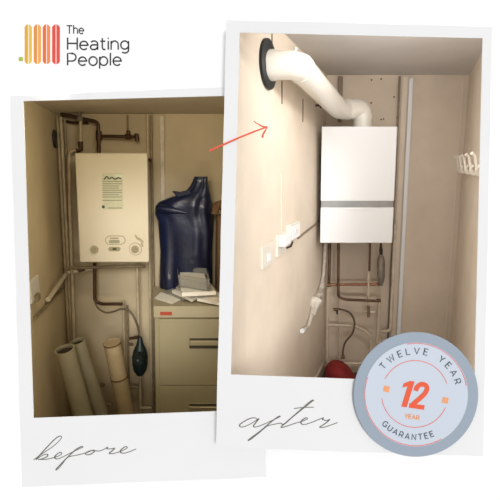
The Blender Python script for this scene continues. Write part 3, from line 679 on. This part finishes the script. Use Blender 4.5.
# filing cabinet
zc = .684
Yc, Yk = 2.386, 2.80
RB.lz = W(155, 345, Yc).z
fc = empty('filing_cabinet', W(190, 430, Yc), 'putty coloured metal filing cabinet with recessed drawer handles', 'cabinet')
xl = W(154.4, 345, Yc).x; xr = xl + .60
zl = W(155, 317.5, Yc).z
wbox(RB, xl, xr, -.35, zl, Yc + .012, Yk, 'body', 'cab', fc, .002)
wbox(RB, xl - .002, xr + .002, zl, zc, Yc - .004, Yk, 'top', 'cabt', fc, .004)
xa = W(159.5, 345, Yc).x; xb = xr - (xa - xl)
z1 = W(185, 385, Yc).z; dh = zl - .008 - z1
for i in range(3):
    zt_ = zl - .008 - i * (dh + .004); zb_ = max(zt_ - dh, -.34)
    if zt_ < -.3: break
    dr = wbox(RB, xa, xb, zb_, zt_, Yc - .004, Yc + .014, 'drawer', 'cab', fc, .002)
    mx = xa + .222; hz = zt_ - .117
    rc = wbox(RB, mx - .058, mx + .145, hz - .062, hz + .012, Yc - .0065, Yc - .003, 'handle_recess', 'cab', dr, .001)
    wbox(RB, mx - .052, mx + .139, hz - .055, hz + .006, Yc - .008, Yc - .004, 'recess_shade_plate', 'dark', dr, .0005)  # flat dark plate, its colour stands in for shade behind the handle
    wbox(RB, mx - .05, mx + .137, hz - .034, hz - .004, Yc - .020, Yc - .006, 'handle', 'steel', dr, .004)
a, b = W(158.8, 311.8, Yc - .004), W(170.8, 315.2, Yc - .004)
wbox(RB, a.x, b.x, b.z, a.z, Yc - .0065, Yc - .004, 'red_badge', 'red', fc, .0004)
# bag
def rowblob(rows, Y, dep, amp, n=40, fold=5, seed=0, fr=.45):
    mb = MB(); k = len(rows)
    for i, (y, x0, x1) in enumerate(rows):
        a, b = W(x0, y, Y), W(x1, y, Y); cx = (a.x + b.x) / 2; rx = (b.x - a.x) / 2; dd = dep[i] if isinstance(dep, list) else dep
        for j in range(n):
            t = 2 * PI * j / n; f = 1 + amp * noise.noise(Vector((math.cos(t) * fold, math.sin(t) * fold, i * fr + seed)))
            c_, s_ = math.cos(t), math.sin(t)
            c_ = math.copysign(abs(c_) ** .8, c_); s_ = math.copysign(abs(s_) ** .8, s_)
            mb.v.append(Vector((cx + rx * c_ * (1 + (f - 1) * .4), Y + dd * s_ * f, a.z)))
    for i in range(k - 1):
        for j in range(n): mb.f.append((i * n + j, i * n + (j + 1) % n, (i + 1) * n + (j + 1) % n, (i + 1) * n + j))
    mb.f += [tuple(range(n)), tuple(range((k - 1) * n, k * n))]
    return mb
def interp(rows, m=3):
    out = []
    for a, b in zip(rows, rows[1:]):
        for k in range(m): out.append(tuple(a[i] + (b[i] - a[i]) * k / m for i in range(3)))
    return out + [rows[-1]]
Ybag = 2.785
zbtm = W(185, 290, Ybag).z
bg = empty('plastic_bag', (W(185, 290, Ybag).x, Ybag, zc), 'navy blue plastic bag bulging on top of the filing cabinet', 'bag')
rows = interp([(289.8, 163, 210), (284, 161.5, 212), (268, 161, 212), (250, 161.5, 212), (232, 160.5, 212.5), (221, 159.5, 212), (214, 156, 211.7), (206, 156.5, 211.5), (201.5, 160, 211), (198, 168, 210.2), (195, 177, 209.8), (191, 186, 209), (186, 190.5, 208.3), (181, 193, 207.4), (176.5, 194.6, 207.2)], 3)
k_ = len(rows)
body = rowblob(rows, Ybag, [.088 * (1 if i < 21 else max(.22, 1 - (i - 21) * .042)) for i in range(k_)], .22, 64, 2.6, 4, .1)
body.build('bag_body', 'blue', bg, smooth=True)
MB().prism([W(x, y, Ybag - .05) for x, y in ((171.5, 191), (180, 191.8), (190, 189.5), (192, 196), (184, 200), (177, 197))], Vector((0, .03, 0))).build('side_handle', 'blue', bg, bevel=.004)
mb = MB(); mb.tube([W(187, 213, Ybag - .075), W(172, 210, Ybag - .075), W(161, 209, Ybag - .065), W(157, 213, Ybag - .05)], [.006, .026, .028, .010], 14)
mb.build('folded_flap', 'blue', bg, smooth=True)
# box behind bag at right
cb = empty('cardboard_box', (W(219, 280, 2.78).x, 2.78, zc), 'brown cardboard box mostly hidden right of the blue bag', 'box')
a, b = W(213.5, 216, 2.68), W(232, 270, 2.68)
wbox(RB, a.x, b.x, zc, a.z, 2.68, 2.78, 'carton', 'box', cb, .003)
lump([(215, 214, 2.72), (217, 207, 2.72), (220, 205, 2.72), (225, 209, 2.72)], [.02, .03, .03, .02], 'loose_flap', 'twine', cb, .3, 16, 2)
# papers and tray
def sheet(c4, z, th, m, label, cat='paper', group=None, name='paper_sheet', bevel=0, curl=0):
    lp = [Z(x, y, z) for x, y in c4]; lp = [Vector((p.x, p.y, z)) for p in lp]
    return tag(MB().prism(lp, Vector((0, 0, th))).build(name, m, bevel=bevel), label, cat, group)
sheet([(154.5, 298.5), (161, 292.5), (181, 299.5), (172, 304)], zc + .001, .003, 'paper', 'white paper sheet at the front left corner of the cabinet top')
sheet([(163, 292), (174, 289), (200, 293), (184, 301)], zc + .005, .006, 'paperg', 'grey printed leaflet lying left in the pile on the cabinet')
sheet([(172, 293), (184, 289), (206, 294), (192, 302)], zc + .012, .016, 'paper', 'white booklet in the middle of the pile beside the cabinet edge', name='booklet')
sheet([(197, 301), (203, 292), (226, 296), (222, 306)], zc + .012, .016, 'paper', 'white booklet lying at the front right of the pile', name='booklet')
sheet([(176, 290), (180, 286.5), (212, 289), (208, 297)], zc + .029, .018, 'paperg', 'grey magazine under the white card sheets', name='magazine')
sheet([(182, 296.5), (180, 285), (210, 286), (216, 295)], zc + .048, .022, 'paper', 'white thick folded sheet just below the clear tray', name='folded_sheet')
sheet([(203, 299), (212, 291), (228, 296), (216, 303)], zc + .029, .003, 'paper', 'loose white sheet on the right of the pile, curling over booklets')
tr = empty('storage_tray', Z(192, 280, zc + .071), 'clear plastic tray filled with white cards topmost on the paper pile', 'tray')
ztr = zc + .071
lo = [Z(179.5, 287, ztr), Z(209, 291.5, ztr), Z(206, 280.5, ztr), Z(178.5, 278.5, ztr)]
hi = [p + Vector((0, 0, .075)) + (p - sum(lo, Vector()) / 4) * .08 for p in lo]
cen = sum(lo, Vector()) / 4; li = [p + (cen - p) * .05 + Vector((0, 0, .003)) for p in lo]; hi2 = [p + (cen - p) * .05 for p in hi]
mb = MB(); mb.v = lo + hi + hi2 + li
for i in range(4):
    j = (i + 1) % 4; mb.f += [(i, j, 4 + j, 4 + i), (4 + i, 4 + j, 8 + j, 8 + i), (8 + i, 8 + j, 12 + j, 12 + i)]
mb.f += [(0, 1, 2, 3), (12, 13, 14, 15)]
mb.build('tray_shell', 'tray', tr)
cd = [p + (cen - p) * .12 + Vector((0, 0, .005)) for p in lo]
MB().prism(cd, Vector((0, 0, .042))).build('card_stack', 'paper', tr)

# ------------------------------------------------------------------ light
w = bpy.data.worlds.new('world'); bpy.context.scene.world = w; w.use_nodes = True
bgn = w.node_tree.nodes['Background']; bgn.inputs['Color'].default_value = (1, 1, 1, 1); bgn.inputs['Strength'].default_value = .50
def area(name, loc, target, sx, sy, e, col, spread=PI):
    l = bpy.data.lights.new(name, 'AREA'); l.shape = 'RECTANGLE'; l.size = sx; l.size_y = sy; l.energy = e; l.color = col; l.spread = spread
    o = bpy.data.objects.new(name, l); C.objects.link(o); o.location = loc
    o.rotation_euler = (Vector(target) - Vector(loc)).to_track_quat('-Z', 'Y').to_euler(); return o
# added fill lights inside each cupboard, hidden behind the card borders
def inner(px0, px1, py, D, tgt, e, col, nm):
    a, b = B(px0, py, D), B(px1, py, D); c = (a + b) / 2
    return area(nm, c, tgt, (b - a).length, .07, e, col)
inner(360, 475, 14, 1.54, W(340, 230, 2.9), 4.4, (1, .98, .96), 'hidden_fill')
inner(330, 450, 425, 1.58, W(380, 130, 2.9), 2.6, (1, .98, .96), 'hidden_fill')
inner(60, 190, 84, 1.52, W(110, 260, 2.8), 5.2, (1, .90, .69), 'hidden_fill')
inner(60, 190, 455, 1.58, W(130, 100, 2.8), 2.6, (1, .90, .69), 'hidden_fill')
area('hidden_fill', B(493, 130, 1.56), onleft(RA, 265, 150), .05, .55, 1.9, (1, .98, .95))  # added side fill behind the right card border, brightens the left wall
sl_ = bpy.data.lights.new('front_fill_sun', 'SUN'); sl_.energy = 1.9; sl_.angle = math.radians(18)  # added soft frontal sun, fills the cards and both cupboards evenly
so_ = bpy.data.objects.new('front_fill_sun', sl_); C.objects.link(so_); so_.location = (2, -1, 3)
so_.rotation_euler = (RT * -.24 + UP * -.12 + FWD * .96).to_track_quat('-Z', 'Y').to_euler()

# ------------------------------------------------------------------ camera
cam = bpy.data.cameras.new('camera'); co = bpy.data.objects.new('camera', cam); C.objects.link(co)
cam.sensor_width = 36; cam.sensor_fit = 'HORIZONTAL'; cam.lens = F / 500 * 36; cam.shift_x = -(PX - 250) / 500; cam.clip_start = .05
co.location = EYE; co.rotation_euler = (PI / 2 - A, 0, 0)
sc = bpy.context.scene; sc.camera = co
vs = sc.view_settings; vs.view_transform = 'Standard'; vs.look = 'None'; vs.exposure = 0; vs.gamma = 1; vs.use_curve_mapping = False
